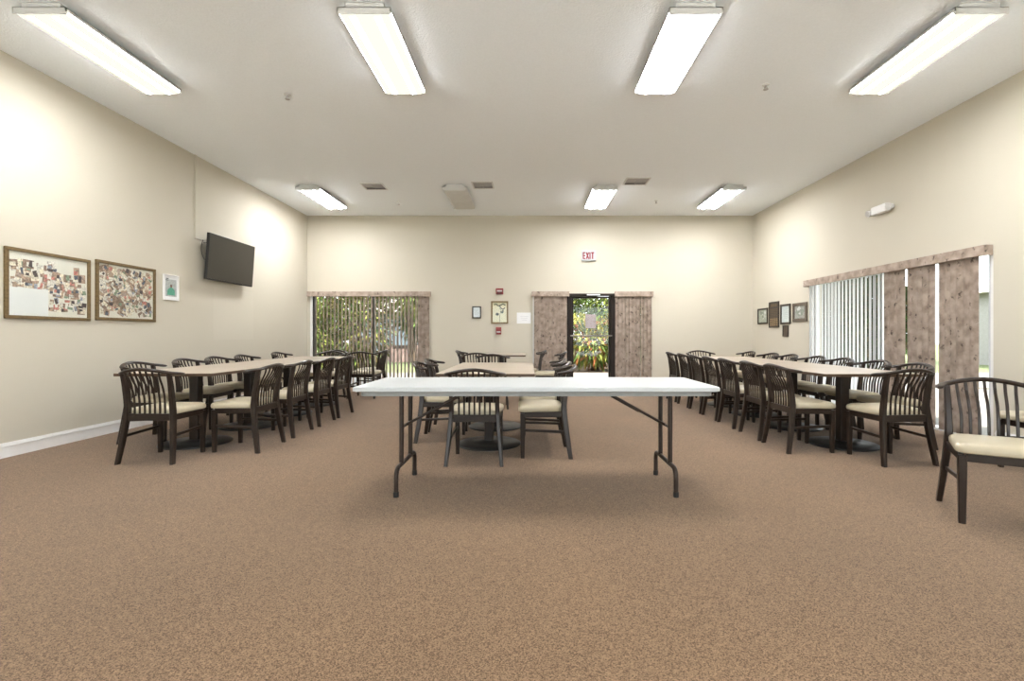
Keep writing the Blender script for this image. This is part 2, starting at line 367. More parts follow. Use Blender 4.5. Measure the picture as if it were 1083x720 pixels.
# windows of the unseen wall behind the camera, enlarged to brighten the ceiling
for k, a in enumerate((-4.3, .3)):
    win = obj('window_%d' % (5 + k), bmesh.new(), M['white'], kind='structure')
    bm = bmesh.new(); ring(bm, 'x', YF - .12, YF - .02, a, a + 4.0, .05, 2.6, .05); box(bm, a + 1.97, a + 2.03, YF - .10, YF - .05, .10, 2.55); obj('window_frame', bm, M['white'], win)
    obj('pane', B(a + .05, a + 3.95, YF - .078, YF - .072, .10, 2.55), M['glass'], win)

# ------------------------------------------------------------------ outside
obj('lawn', B(-60, 60, -40, 80, -.16, -.125), M['grass'], kind='structure')
M['bounce_terrace'] = mat('white terrace paving', (.80, .80, .80), .8, .2, noise=.04, nscale=4)
obj('bounce_terrace', B(-9, 9, -14, YF - T - .001, -.12, -.03), M['bounce_terrace'], kind='structure')  # unseen bright paving added to bounce daylight up to the ceiling
obj('bounce_walkway', B(XR + T + .001, XR + T + 4.6, YF - T, YB + T, -.12, -.03), M['concrete'], kind='structure')  # paving strip added to bounce neutral light onto the right blind
obj('patio', B(-8, 16, YB + T + .001, 14.6, -.12, -.03), M['concrete'], kind='structure')
obj('planting_bed', B(-1.0, 9, 14.6, 21, -.12, -.02), M['mulch'], kind='structure')
bm = bmesh.new(); box(bm, XR + T, XR + T + 1.9, -6, 12.4, 2.75, 2.9); box(bm, -7.5, XR + T + 1.9, YB + T, YB + T + .9, 2.75, 2.9)  # unseen overhang added to keep direct sun out of the room
obj('sun_block_eaves', bm, M['roof'], kind='structure')

def leaves(bm, n, center, rad, ln, wd, nm, rnd, droop=.3, flat=False, hollow=.5):
    for _ in range(n):
        while True:
            p = Vector((rnd.uniform(-1, 1), rnd.uniform(-1, 1), rnd.uniform(-1, 1)))
            if hollow < p.length < 1: break
        q = Vector((center[0] + p.x * rad[0], center[1] + p.y * rad[1], center[2] + p.z * rad[2]))
        d = (p.normalized() + Vector((rnd.uniform(-.6, .6), rnd.uniform(-.6, .6), rnd.uniform(-.3, .7)))).normalized()
        s = d.cross(Vector((0, 0, 1))); s = s.normalized() if s.length > .01 else Vector((1, 0, 0))
        L_ = ln * rnd.uniform(.6, 1.2); W_ = wd * rnd.uniform(.7, 1.2)
        m1 = q + d * L_ * .5; m2 = q + d * L_ * .95 - Vector((0, 0, droop * L_))
        v = [bm.verts.new(x) for x in (q, m1 + s * W_, m2, m1 - s * W_)]
        f = bm.faces.new(v); f.material_index = rnd.randrange(nm)
def plant(name, label, cat, x, y, z, rad, zc, mats, n, ln, wd, trunk_h, tr, seed, z0=-.03, group=None, lay=1):
    rnd = random.Random(seed); t = thing(name, label, cat, (x, y, z0), group=group)
    bm = bmesh.new()
    leaves(bm, n, (0, 0, zc - z0), rad, ln, wd, len(mats), rnd)
    o = obj('foliage', bm, mats, t)
    bm = bmesh.new()
    for k in range(3 if tr < .08 else 1):
        a = 2.1 * k + seed; dx, dy = math.cos(a) * tr * 2.2, math.sin(a) * tr * 2.2
        P = catmull([(dx * .3, dy * .3, 0), (dx, dy, trunk_h * .5), (dx * 2.2, dy * 2.2, trunk_h)], 4)
        sweep(bm, P, oval(tr, tr, 8), up=(1, .1, 0), scale=lambda q: 1.2 - .6 * q)
    obj('trunk', bm, M['bark'], t, smooth=True)
    return t

# ------------------------------------------------------------------ ceiling lamps
def lamp_fixture(x, y0, lensmat, label, lit=True):
    t = thing('ceiling_light', label, 'ceiling light', (x, (y0 + y0 + 1.22) / 2, H), group='fluorescent ceiling lights')
    hw, hl = .205, .61
    obj('mounting_pan', B(-.15, .15, -hl + .01, hl - .01, -.04, 0, bev=.004), M['metal_white'], t)
    bm = bmesh.new()
    for s in (-1, 1):
        box(bm, min(s * hw, s * (hw - .006)), max(s * hw, s * (hw - .006)), -hl, hl, -.070, -.04)
        box(bm, -hw, hw, min(s * hl, s * (hl - .008)), max(s * hl, s * (hl - .008)), -.090, -.04)
    box(bm, -hw, hw, -hl, hl, -.046, -.040)
    obj('housing', bm, M['metal_white'], t)
    bm = bmesh.new(); n = 40; rings = []
    for yy in (-hl + .008, hl - .008):
        rings.append([bm.verts.new(((hw - .001) * (2 * i / n - 1), yy, -.070 - .030 * (1 - (2 * i / n - 1) ** 10))) for i in range(n + 1)])
    for i in range(n): bm.faces.new((rings[0][i], rings[0][i + 1], rings[1][i + 1], rings[1][i]))
    top = [[bm.verts.new((r[k].co.x, r[k].co.y, -.066)) for k in (0, -1)] for r in rings]
    bm.faces.new([*rings[0], top[0][1], top[0][0]]); bm.faces.new([*rings[1][::-1], top[1][0], top[1][1]])
    obj('diffuser', bm, lensmat, t, smooth=True)
LX = (-3.76, -1.27, 1.28, 3.47)
pos = ('far left', 'second from the left', 'third from the left', 'far right')
for i, x in enumerate(LX):
    lamp_fixture(x, 3.66, M['lens_cool'] if i == 2 else M['lens_warm'],
        ('lit %s fluorescent ceiling light in the near row, %s' % ('bright white' if i == 2 else 'cream', pos[i])))
for i, x in enumerate(LX):
    if i == 1: lamp_fixture(x, 8.08, M['lens_off'], 'unlit grey ceiling light, the only dark one, in the far row')
    else: lamp_fixture(x, 8.08, M['lens_far'], 'lit white ceiling light in the far row near the back wall, %s' % pos[i])
for i, x in enumerate(LX):  # unseen lamp row added to even out the room light
    lamp_fixture(x, -.80, M['lens_added_row'], 'added lit ceiling light in the unseen row above the camera, %s' % pos[i])
for x, y, wv, l in ((-2.66, 8.17, .38, 'left of the three ceiling air vents beside the far left lamp'), (-.79, 8.10, .36, 'ceiling air vent beside the unlit lamp'), (1.77, 7.90, .40, 'ceiling air vent beside the far row lamp right of the middle')):
    t = thing('air_vent', 'grey louvred ' + l if not l.startswith('left') else 'grey louvred ' + l, 'air vent', (x, y, H), group='ceiling air vents')
    obj('backing', B(-wv / 2 + .02, wv / 2 - .02, -.15, .15, -.004, 0), M['dark'], t)
    bm = bmesh.new()
    for (a, b, c, d) in ((-wv / 2, wv / 2, -.18, -.155), (-wv / 2, wv / 2, .155, .18), (-wv / 2, -wv / 2 + .025, -.155, .155), (wv / 2 - .025, wv / 2, -.155, .155)):
        box(bm, a, b, c, d, -.012, 0, bev=.002)
    obj('frame', bm, M['metal_white'], t)
    bm = bmesh.new()
    for k in range(9):
        yy = -.14 + k * .035
        R = Matrix.Translation((0, yy, -.010)) @ Matrix.Rotation(math.radians(-40 if k < 6 else 35), 4, 'X')
        box(bm, -wv / 2 + .025, wv / 2 - .025, -.011, .011, -.001, .001, mtx=R)
    box(bm, -.004, .004, -.155, .155, -.018, -.006)
    obj('louvre', bm, M['vent'], t)
for x, y, l in ((-2.57, 5.07, 'near left'), (2.41, 4.87, 'near right'), (-2.5, 9.14, 'far left'), (2.40, 9.05, 'far right')):
    t = thing('sprinkler_head', 'small dark fire sprinkler head in the ceiling, %s of the four' % l, 'sprinkler', (x, y, H), group='sprinkler heads')
    bm = bmesh.new(); lathe(bm, [(.035, 0), (.033, -.006), (.012, -.010)], 16); obj('escutcheon', bm, M['metal_white'], t, smooth=True)
    bm = bmesh.new(); lathe(bm, [(.010, -.009), (.010, -.025), (.006, -.030), (.006, -.046), (.024, -.047), (.024, -.050), (.004, -.052)], 16)
    for s in (-1, 1): box(bm, min(s * .012, s * .016), max(s * .012, s * .016), -.003, .003, -.047, -.022)
    obj('nozzle', bm, M['vent'], t)

# ------------------------------------------------------------------ chairs
def make_chair():
    t = thing('dining_chair', 'x', 'chair')
    for s in (-1, 1):
        bm = bmesh.new()      # front leg, slightly tapered square
        stack(bm, [[(s * .20 + a, .185 + b, z) for a, b in rrect(h, h, .005)] for h, z in ((.0165, 0), (.020, .25), (.021, .40))])
        obj('leg', bm, M['wood'], t)
        bm = bmesh.new()      # rear leg sweeps in to the seat and on up as the back post
        P = catmull([(s * .236, -.245, 0), (s * .217, -.214, .20), (s * .200, -.190, .40), (s * .196, -.190, .50), (s * .197, -.212, .66), (s * .199, -.236, .775)], 4)
        R = []
        for i, p in enumerate(P):
            q = i / (len(P) - 1); k = 1 + .25 * math.sin(PI * min(1, q * 1.1))
            R.append([(p.x + a * k * .9, p.y + b * k, p.z) for a, b in rrect(.0165, .020, .005)])
        stack(bm, R); obj('leg', bm, M['wood'], t)
        bm = bmesh.new(); sweep(bm, [(s * .207, -.195, .235), (s * .199, .172, .250)], rrect(.009, .012, .003)); obj('stretcher', bm, M['wood'], t)
    # seat frame
    bm = bmesh.new()
    box(bm, -.182, .182, .172, .198, .365, .415, bev=.003); box(bm, -.182, .182, -.205, -.178, .365, .425, bev=.003)
    for s in (-1, 1):
        sweep(bm, [(s * .200, -.175, .392), (s * .201, .170, .390)], rrect(.013, .024, .003))
    obj('seat_frame', bm, M['wood'], t)
    # cushion: rounded, crowned slab, a little wider at the front
    bm = bmesh.new(); L_ = []
    def rg(k, z, sh=0):
        pts = []
        for x, y in rounded_outline(.222, .205, .055, 6):
            wv = 1 + .06 * (y / .205)
            pts.append((x * k * wv, y * k + .02, z))
        return pts
    stack(bm, [rg(.93, .414), rg(.985, .420), rg(1.0, .434), rg(.995, .450), rg(.96, .463), rg(.88, .472), rg(.70, .479), rg(.40, .483), rg(.1, .484)])
    # notch the cushion behind so it sits between the posts
    for v in bm.verts:
        if v.co.y < -.12: v.co.x *= .80 + .20 * max(0, (v.co.y + .19) / .07) if v.co.y > -.19 else .80
    obj('seat_cushion', bm, M['seat'], t, smooth=True)
    half = [(.250, -.125, .764), (.246, -.160, .768), (.230, -.200, .774), (.199, -.240, .782), (.115, -.285, .803), (0, -.305, .816)]
    P = catmull([(-x, y, z) for x, y, z in half] + [(x, y, z) for x, y, z in half[::-1][1:]], 5)
    bm = bmesh.new(); sweep(bm, P, oval(.024, .015, 12), scale=lambda q: .55 + .45 * min(1, min(q, 1 - q) * 9) ** .5)
    obj('top_rail', bm, M['wood'], t, smooth=True)
    def rail_y(x):
        best = min(P, key=lambda p: abs(p.x - x)); return best.y, best.z
    for k in range(7):
        x = (k - 3) * .044; ry, rz = rail_y(x * 1.08)
        S = catmull([(x, -.191, .415), (x, -.192, .50), (x, -.200, .58), (x * 1.03, -.225, .66), (x * 1.06, (ry - .225) / 2 - .01, .735), (x * 1.08, ry, rz - .006)], 4)
        bm = bmesh.new(); sweep(bm, S, rrect(.008, .005, .002), up=(0, 1, 0)); obj('slat', bm, M['wood'], t)
    return t
proto = make_chair(); used = [False]
def chair(x, y, deg, label, group):
    o = copy_tree(proto) if used[0] else proto
    used[0] = True
    o.location = (x, y, 0); o.rotation_euler = (0, 0, math.radians(deg)); o['label'] = label; o['group'] = group
ORD = ['first', 'second', 'third', 'fourth', 'fifth', 'sixth', 'seventh']
C = 'dark slat-back chair with cream seat, '
def run(xs, ys, deg, where, group, jit=2):
    rnd = random.Random(len(where))
    for i, (x, y) in enumerate(zip(xs, ys)):
        chair(x, y, deg + rnd.uniform(-jit, jit), C + '%s from the front, %s' % (ORD[i], where), group)
def K(v, n): return [v] * n
# left row
gl = 'chairs around the left table row'
chair(-3.29, 4.33, 0, C + 'alone at near end of left table row', gl)
run(K(-2.79, 4), (4.71, 5.36, 6.0, 6.62), 90, 'aisle side of left tables', gl)
run([-3.93, -3.93, -3.93, -3.93], (5.09, 5.80, 6.36, 6.98), -90, 'wall side of left tables', gl)
chair(-4.02, 8.12, -90, C + 'farthest one along the left wall', gl)
chair(-3.52, 8.26, 180, C + 'facing forward at far end of left tables', gl)
chair(-3.74, 8.98, 180, C + 'facing forward right before back left window', 'chairs by the back left window')
chair(-2.95, 8.60, 0, C + 'seen from behind near back left window', 'chairs by the back left window')
chair(-3.08, 9.28, 90, C + 'sideways, closest to the back left window', 'chairs by the back left window')
# centre
gc = 'chairs around the centre tables'
chair(-.47, 4.27, 0, C + 'seen from behind through the folding table', gc)
run(K(.12, 3), (4.50, 5.08, 5.72), 90, 'right of the centre tables', gc)
run(K(-.92, 2), (5.12, 5.70), -90, 'left of the centre tables', gc)
gf = 'chairs around the far centre table'
chair(-.56, 7.40, 0, C + 'seen from behind at far centre table', gf)
chair(-1.06, 8.95, -90, C + 'left side of the far centre table', gf)
chair(.0, 9.0, 90, C + 'before the blind left of exit door', gf)
chair(.33, 8.36, 82, C + 'standing apart in front of exit door', gf)
chair(-.86, 7.99, 0, C + 'in gap between centre tables and far table', gf)
# right row
gr = 'chairs around the right table row'
chair(3.19, 4.27, 5, C + 'alone at near end of right table row', gr)
run(K(2.66, 7), (4.69, 5.24, 5.87, 6.42, 6.97, 7.52, 8.14), -90, 'aisle side of right tables', gr, 1)
run(K(3.67, 7), (4.84, 5.39, 5.98, 6.53, 7.19, 7.74, 8.52), 90, 'blind side of right tables', gr, 1)
chair(3.16, 8.66, 180, C + 'facing forward at far end of right tables', gr)
chair(2.81, 2.86, 148.4, 'largest dark slat-back chair with cream seat, nearest the camera at right edge', 'loose chairs at the right edge')
chair(4.12, 3.79, 84, C + 'half cut off at right edge behind nearest chair', 'loose chairs at the right edge')

# ------------------------------------------------------------------ square pedestal tables
def make_table():
    t = thing('dining_table', 'x', 'table'); h = .461
    bm = bmesh.new(); o1 = rounded_outline(h - .002, h - .002, .02, 4)
    stack(bm, [[(x, y, .722) for x, y in o1], [(x, y, .748) for x, y in o1], [(x * .997, y * .997, .75) for x, y in o1]]); obj('tabletop', bm, M['top'], t)
    bm = bmesh.new(); oo = rounded_outline(h, h, .022, 4); n = len(oo)
    stack(bm, [[(x, y, .7215) for x, y in oo], [(x, y, .7475) for x, y in oo]], cap=False)
    obj('edge_band', bm, M['edge'], t)
    obj('column', B(-.044, .044, -.044, .044, .028, .722, bev=.008), M['wood'], t)
    bm = bmesh.new(); lathe(bm, [(.315, 0), (.322, .004), (.322, .012), (.310, .020), (.20, .030), (.085, .040), (.08, .044)], 48); obj('base', bm, M['base'], t, smooth=True)
    bm = bmesh.new(); box(bm, -.20, .20, -.02, .02, .704, .722, bev=.003); box(bm, -.02, .02, -.20, .20, .703, .721, bev=.003); obj('top_bracket', bm, M['base'], t)
    return t
tp = make_table(); first = True
for rowx, ys, nm, g in ((-3.42, [4.90 + .925 * k for k in range(4)], 'left', 'left table row'), (3.17, [4.84 + .925 * k for k in range(4)], 'right', 'right table row'),
                        (-.41, [4.86, 5.785], 'centre', 'centre tables'), (-.53, [9.08], 'far', 'centre tables')):
    for i, y in enumerate(ys):
        o = tp if first else copy_tree(tp); first = False
        o.location = (rowx, y, 0)
        if nm == 'far': o['label'] = 'square tan pedestal table standing alone near the back wall between chairs'
        elif nm == 'centre': o['label'] = 'square tan pedestal table in the centre pair, the %s one' % ('nearer' if i == 0 else 'farther')
        else: o['label'] = 'square tan pedestal table, %s from the front in the %s row' % (ORD[i], nm)
        o['group'] = g

# ------------------------------------------------------------------ long white folding table
t = thing('folding_table', 'long white plastic folding table on brown steel legs across the middle of the room', 'table', (.045, 3.52, 0))
HX, HY = 1.22, .39
bm = bmesh.new()
def rl(dx, z, r=.05): return [(x, y, z) for x, y in rounded_outline(HX - dx, HY - dx, r, 6)]
stack(bm, [rl(.012, .730), rl(0, .734), rl(0, .752), rl(.004, .759), rl(.014, .762), rl(.03, .762)]); obj('tabletop', bm, M['plastic'], t, smooth=True)
bm = bmesh.new()
a = [(x, y) for x, y in rounded_outline(HX - .045, HY - .03, .05, 6)]; b = [(x, y) for x, y in rounded_outline(HX - .075, HY - .06, .04, 6)]
stack(bm, [[(x, y, .730) for x, y in a], [(x, y, .700) for x, y in a], [(x, y, .700) for x, y in b], [(x, y, .730) for x, y in b]], cap=False); obj('apron', bm, M['apron'], t)
for s in (-1, 1):
    x0 = s * .955
    leg = bm = bmesh.new()
    for yy, xo in ((-.125, 0), (.125, 0)): cyl(bm, (x0, yy, .20), (x0, yy, .72), .0165)
    P = [(x0, -.262, 0), (x0, -.262, .10)] + [(x0, -.262 + .06 * (1 - math.cos(q)), .13 + .06 * math.sin(q)) for q in [PI / 2 * k / 6 for k in range(7)]]
    P += [(x0, 0, .19)]
    P = P + [(x, -y, z) for x, y, z in P[::-1][1:]]
    sweep(bm, P, oval(.0165, .0165, 12), up=(1, 0, 0)); obj('leg', leg, M['tube'], t, smooth=True)
    for q in (-1, 1):
        bm = bmesh.new(); cyl(bm, (x0, q * .262, 0), (x0, q * .262, .035), .019); obj('foot_cap', bm, M['black'], t)
    bm = bmesh.new(); cyl(bm, (x0, -.125, .445), (x0, .125, .445), .009)
    cyl(bm, (x0, 0, .445), (s * .56, 0, .66), .010); cyl(bm, (s * .76, 0, .549), (s * .56, 0, .66), .0135); cyl(bm, (s * .56, 0, .66), (s * .50, 0, .725), .010)
    obj('folding_brace', bm, M['tube'], t)
    obj('leg_bracket', B(x0 - .03, x0 + .03, -.20, .20, .705, .731, bev=.003), M['tube'], t)

# ------------------------------------------------------------------ vertical blinds
def vane_mesh(wd, h):
    bm = bmesh.new(); n = 6; F_, K_ = [], []
    for i in range(n + 1):
        u = -1 + 2 * i / n; x = u * wd / 2; y = .011 * (1 - u * u)
        F_.append([bm.verts.new((x, y, 0)), bm.verts.new((x, y, h))]); K_.append([bm.verts.new((x, y + .0012, 0)), bm.verts.new((x, y + .0012, h))])
    for i in range(n):
        bm.faces.new((F_[i][0], F_[i + 1][0], F_[i + 1][1], F_[i][1])).material_index = 1; bm.faces.new((K_[i][0], K_[i][1], K_[i + 1][1], K_[i + 1][0]))
        bm.faces.new((F_[i][1], F_[i + 1][1], K_[i + 1][1], K_[i][1])); bm.faces.new((F_[i][0], K_[i][0], K_[i + 1][0], F_[i + 1][0]))
    for i in (0, n): bm.faces.new((F_[i][0], F_[i][1], K_[i][1], K_[i][0]))
    return bm
def blind(label, loc, rz, length, vanes, z0, ztop=1.95, val=(.0, .105), mirror=False):
    """local x along the wall, +y towards the room"""
    t = thing('vertical_blind', label, 'blind', loc, rz)
    bm = bmesh.new(); h = ztop + .085
    box(bm, -.02, length + .02, .075, .095, ztop - .02, h, bev=.003)
    box(bm, -.02, -.005, 0, .075, ztop - .02, h); box(bm, length + .005, length + .02, 0, .075, ztop - .02, h); box(bm, -.005, length + .005, 0, .075, h - .008, h)
    obj('valance', bm, M['valance'], t)
    obj('head_rail', B(0, length, .02, .05, ztop - .005, ztop + .03), M['alum'], t)
    bm0 = vane_mesh(.089, ztop - z0 - .01); proto_v = None
    for i, (x, ang) in enumerate(vanes):
        if proto_v is None: v = proto_v = obj('vane', bm0, [M['vane'], M['vaneback']], t)
        else: v = proto_v.copy(); COL.objects.link(v)
        v.location = (x, .035, z0); v.rotation_euler = (0, 0, math.radians(ang))
    return t
rb = random.Random(3)
# right wall: local x runs towards -Y when rz = -90 and +y of the blind must look to -X
def rot(deg): return math.radians(deg)
vs = []
# local frame rz=90: local x -> +Y, local y -> -X (into the room)
L0 = 4.92; n = 0; x = .15
while x < 3.16:
    Y = L0 + x
    if Y < 6.30:
        if not (5.50 < Y < 5.58 or 5.92 < Y < 6.0): vs.append((x, rb.choice((12, 20, 28)) + rb.uniform(-5, 5)))
        x += .0765
    else:
        vs.append((x, math.degrees(math.atan2(Y, 4.7)) - 111 + rb.uniform(-6, 6))); x += .083
blind('long floral vertical blind across the right wall sliding door, open at its far half', (XR - .002, L0, 0), PI / 2, 3.20, vs, .03)
# back wall: local frame rz=180: x -> -X, y -> -Y
vs = [( .05 + .0785 * i, -49 + rb.uniform(-7, 7) if i > 2 else 20 + rb.uniform(-5, 5)) for i in range(31)]
blind('half-open vertical blind over the back left glass door', (-2.12, YB - .014, 0), PI, 2.56, vs, .04)
vs = [(.07 + .0765 * i, 12 + rb.uniform(-4, 4)) for i in range(9)]
blind('closed pink floral blind left of the exit door', (.83 - .01, YB - .032, 0), PI, .75, vs, .38)
vs = [(.05 + .0765 * i, 12 + rb.uniform(-8, 16)) for i in range(10)]
blind('closed pink floral blind right of the exit door', (2.60, YB - .014, 0), PI, .77, vs, .04)

# ------------------------------------------------------------------ television
t = thing('television', 'flat black television on a bracket high on the left wall', 'television', (XL, 7.39, 2.245))
tilt = Matrix.Translation((.15, 0, 0)) @ Matrix.Rotation(math.radians(4), 4, 'Y')
bm = bmesh.new(); box(bm, -.045, -.004, -.565, .565, -.335, .335, bev=.006, mtx=tilt); box(bm, -.08, -.04, -.32, .32, -.24, .18, bev=.01, mtx=tilt); obj('casing', bm, M['tvbody'], t)
obj('screen', B(-.004, 0, -.555, .555, -.315, .325, mtx=tilt), M['tv'], t)
bm = bmesh.new(); box(bm, .002, .012, -.25, .25, -.16, .16); box(bm, .012, .075, -.22, -.18, -.12, .12); box(bm, .012, .075, .18, .22, -.12, .12); obj('wall_bracket', bm, M['tvbody'], t)
bm = bmesh.new(); sweep(bm, catmull([(.05, -.50, -.05), (.03, -.53, .05), (.02, -.52, .15), (.03, -.50, .24)], 6), oval(.004, .004, 8), up=(1, 0, 0)); cyl(bm, (.03, -.50, .20), (.10, -.48, .20), .005); obj('cable', bm, M['black'], t)
bm = bmesh.new(); box(bm, XL, XL + .018, 6.75, 6.78, 2.50, H, bev=.002)
box(bm, XL, XL + .018, 6.75, 6.95, 2.48, 2.51, bev=.002)
tag(obj('cable_raceway', bm, M['wall']), 'thin painted cable channel running from the ceiling to the television', 'cable cover')

# ------------------------------------------------------------------ pictures
def picture(name, label, wd, h, loc, rz, fw, fmat, inner, cat='picture', depth=.022, group=None, gl=True):
    """local x right, z up, front towards -y"""
    t = thing(name, label, cat, loc, rz, group)
    bm = bmesh.new(); d = depth
    for (a, b, c, e) in ((-wd / 2, wd / 2, h / 2 - fw, h / 2), (-wd / 2, wd / 2, -h / 2, -h / 2 + fw), (-wd / 2, -wd / 2 + fw, -h / 2 + fw, h / 2 - fw), (wd / 2 - fw, wd / 2, -h / 2 + fw, h / 2 - fw)):
        box(bm, a, b, -d, 0, c, e, bev=.003)
    obj('frame', bm, fmat, t)
    inner(t, wd - 2 * fw, h - 2 * fw)
    if gl: obj('glass', B(-wd / 2 + fw, wd / 2 - fw, -.0145, -.0125, -h / 2 + fw, h / 2 - fw), M['glass'], t)
    return t
def quad(bm, cx, cz, w_, h_, ang, y, mi):
    ca, sa = math.cos(ang), math.sin(ang); v = []
    for u, k in ((-1, -1), (1, -1), (1, 1), (-1, 1)):
        px, pz = u * w_ / 2, k * h_ / 2; v.append(bm.verts.new((cx + px * ca - pz * sa, y, cz + px * sa + pz * ca)))
    f = bm.faces.new(v); f.material_index = mi
def poly(bm, pts, y, mi):
    f = bm.faces.new([bm.verts.new((x, y, z)) for x, z in pts]); f.material_index = mi
cols = [(.25, .17, .13), (.07, .05, .05), (.40, .28, .21), (.66, .62, .56), (.22, .28, .20), (.30, .32, .38), (.52, .20, .17), (.10, .11, .15), (.68, .60, .48), (.40, .30, .26)]
PM = [mat('photo print %d' % i, c, .4, .4, noise=.5, nscale=70) for i, c in enumerate(cols)]
PM2 = [M['mount']] + PM
def collage(seed, density, ang, size, painted_reflection=None, reg=None, bases=(4, 9, 1, 3)):
    def f(t, w_, h_):
        rnd = random.Random(seed); bm = bmesh.new(); box(bm, -w_ / 2, w_ / 2, -.006, -.001, -h_ / 2, h_ / 2)
        k = 0; y = -.0065
        reg_ = reg or [(-.46, .46, -.44, .44)]
        for a, b, c, d in reg_:
            nx = max(1, int((b - a) * w_ / size[0] * density)); nz = max(1, int((d - c) * h_ / size[1] * density))
            for i in range(nx):
                for j in range(nz):
                    if rnd.random() < .06: continue
                    cx = w_ * (a + (b - a) * (i + .5) / nx) + rnd.uniform(-.012, .012); cz = h_ * (c + (d - c) * (j + .5) / nz) + rnd.uniform(-.012, .012)
                    W_ = size[0] * rnd.uniform(.6, 1.1); H_ = size[1] * rnd.uniform(.6, 1.1); aa = rnd.uniform(-ang, ang)
                    cx = max(-w_ / 2 + .05, min(w_ / 2 - .05, cx)); cz = max(-h_ / 2 + .05, min(h_ / 2 - .05, cz))
                    y -= .00001; quad(bm, cx, cz, W_, H_, aa, y, rnd.choice(bases))
                    for s in range(rnd.choice((1, 2, 2))):     # figures inside a print
                        y -= .000004; quad(bm, cx + rnd.uniform(-.3, .3) * W_, cz + rnd.uniform(-.3, .3) * H_, W_ * rnd.uniform(.3, .7), H_ * rnd.uniform(.35, .8), aa + rnd.uniform(-.2, .2), y, rnd.randrange(1, 11))
                    k += 1
        if painted_reflection:
            a, b, c, d = painted_reflection; y -= .0002; quad(bm, w_ * (a + b) / 2, h_ * (c + d) / 2, w_ * (b - a), h_ * (d - c), 0, y, 11)  # white patch painted as a reflection in the picture glass
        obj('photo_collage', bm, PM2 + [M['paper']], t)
    return f
RL = PI / 2      # pictures on the left wall look to +X
picture('picture_frame', 'large gold-framed photo collage with a painted white reflection, nearest on the left wall', .84, .655, (XL, 4.72, 1.585), RL, .032, M['gold'],
        collage(5, 1.9, .2, (.095, .08), painted_reflection=(-.5, -.03, -.5, -.06), bases=(4, 4, 9, 3, 1, 0), reg=[(-.46, -.15, -.04, .36), (-.15, .06, -.08, .30), (.0, .46, -.40, .22), (.3, .44, .24, .34), (-.06, .06, .32, .42)]), group='photo collages')
picture('picture_frame', 'gold-framed photo collage crowded with prints, second on the left wall', .83, .665, (XL, 5.62, 1.605), RL, .034, M['gold'],
        collage(11, 1.7, .7, (.095, .075)), group='photo collages')
def small_poster(t, w_, h_):
    bm = bmesh.new(); box(bm, -w_ / 2, w_ / 2, -.006, -.001, -h_ / 2, h_ / 2)
    quad(bm, .005, -.005, w_ * .78, h_ * .72, 0, -.0062, 1)
    poly(bm, [(-.06, -.10), (.075, -.10), (.07, -.03), (.03, .0), (-.01, .0), (-.055, -.03)], -.0064, 2)
    poly(bm, [(-.005, .0), (.022, .0), (.026, .03), (.008, .045), (-.01, .03)], -.0066, 3)
    quad(bm, -.06, .115, .05, .012, 0, -.0066, 4); quad(bm, -.06, .095, .05, .008, 0, -.0066, 4)
    obj('print', bm, [M['paper'], mat('grey print ground', (.40, .42, .40), .5, noise=.2), mat('green shirt print', (.09, .33, .22), .5, noise=.2), mat('brown print', (.16, .08, .05), .5, noise=.1), mat('ink print', (.04, .04, .04), .5, noise=.1)], t)
picture('picture_frame', 'small white-framed picture of a person in green, right of the two collages', .27, .335, (XL, 6.30, 1.735), RL, .012, M['white'], small_poster, gl=False)
# back wall
def sheet_in(col, lines=True):
    def f(t, w_, h_):
        bm = bmesh.new(); box(bm, -w_ / 2, w_ / 2, -.006, -.001, -h_ / 2, h_ / 2)
        if lines:
            for k in range(6): quad(bm, 0, h_ * (.3 - .11 * k), w_ * (.6 - .06 * (k % 3)), .005, 0, -.0063, 1)
        obj('print', bm, [col, mat('faint ink', (.42, .44, .46), .6, noise=.1)], t)
    return f
paleblue = mat('pale certificate', (.60, .64, .66), .6, noise=.03)
picture('picture_frame', 'small black-framed certificate on the back wall left of the gold-framed drawing', .19, .255, (-1.125, YB, 1.60), 0, .022, M['plaque'], sheet_in(paleblue))
def drawing(t, w_, h_):
    cream = mat('cream drawing paper', (.66, .62, .44), .7, noise=.04); ink = mat('charcoal ink', (.05, .06, .05), .7, noise=.3); 
    bm = bmesh.new(); box(bm, -w_ / 2, w_ / 2, -.006, -.001, -h_ / 2, h_ / 2, mi=0)
    def stroke(P, r):
        P = catmull(P, 5)
        for a, b in zip(P, P[1:]):
            c = (a + b) / 2; d = b - a; quad(bm, c.x, c.y, d.length * 1.3, r, math.atan2(d.y, d.x), -.0064, 1)
    stroke([(.0, -.20, 0), (.0, -.10, 0), (.01, -.03, 0), (.03, .04, 0), (-.01, .10, 0)], .008)
    stroke([(-.12, .165, 0), (-.07, .17, 0), (-.03, .14, 0), (.02, .15, 0), (.07, .175, 0), (.12, .15, 0)], .022)
    stroke([(.0, .13, 0), (.04, .08, 0), (.08, .07, 0), (.11, .10, 0)], .02); stroke([(.02, .02, 0), (.06, -.01, 0), (.07, .05, 0)], .03)
    poly(bm, [(-.09, -.06), (-.03, -.07), (-.01, -.03), (-.05, -.005), (-.08, -.02)], -.0064, 1)
    obj('drawing', bm, [cream, ink], t)
picture('picture_frame', 'gold-framed dark ink drawing on cream paper between the red alarm devices', .365, .48, (-.635, YB, 1.598), 0, .03, M['gold'], drawing)
bm = B(-.27, .03, YB - .003, YB, 1.36, 1.594)
for k in range(3): quad(bm, -.11, 1.51 - .04 * k, .17 - .03 * k, .006, .03, YB - .0033, 1)
tag(obj('notice_sheet', bm, [M['paper'], mat('faint print', (.5, .5, .53), .7, noise=.1)]), 'plain white notice sheet on the back wall beside the door blind', 'notice')
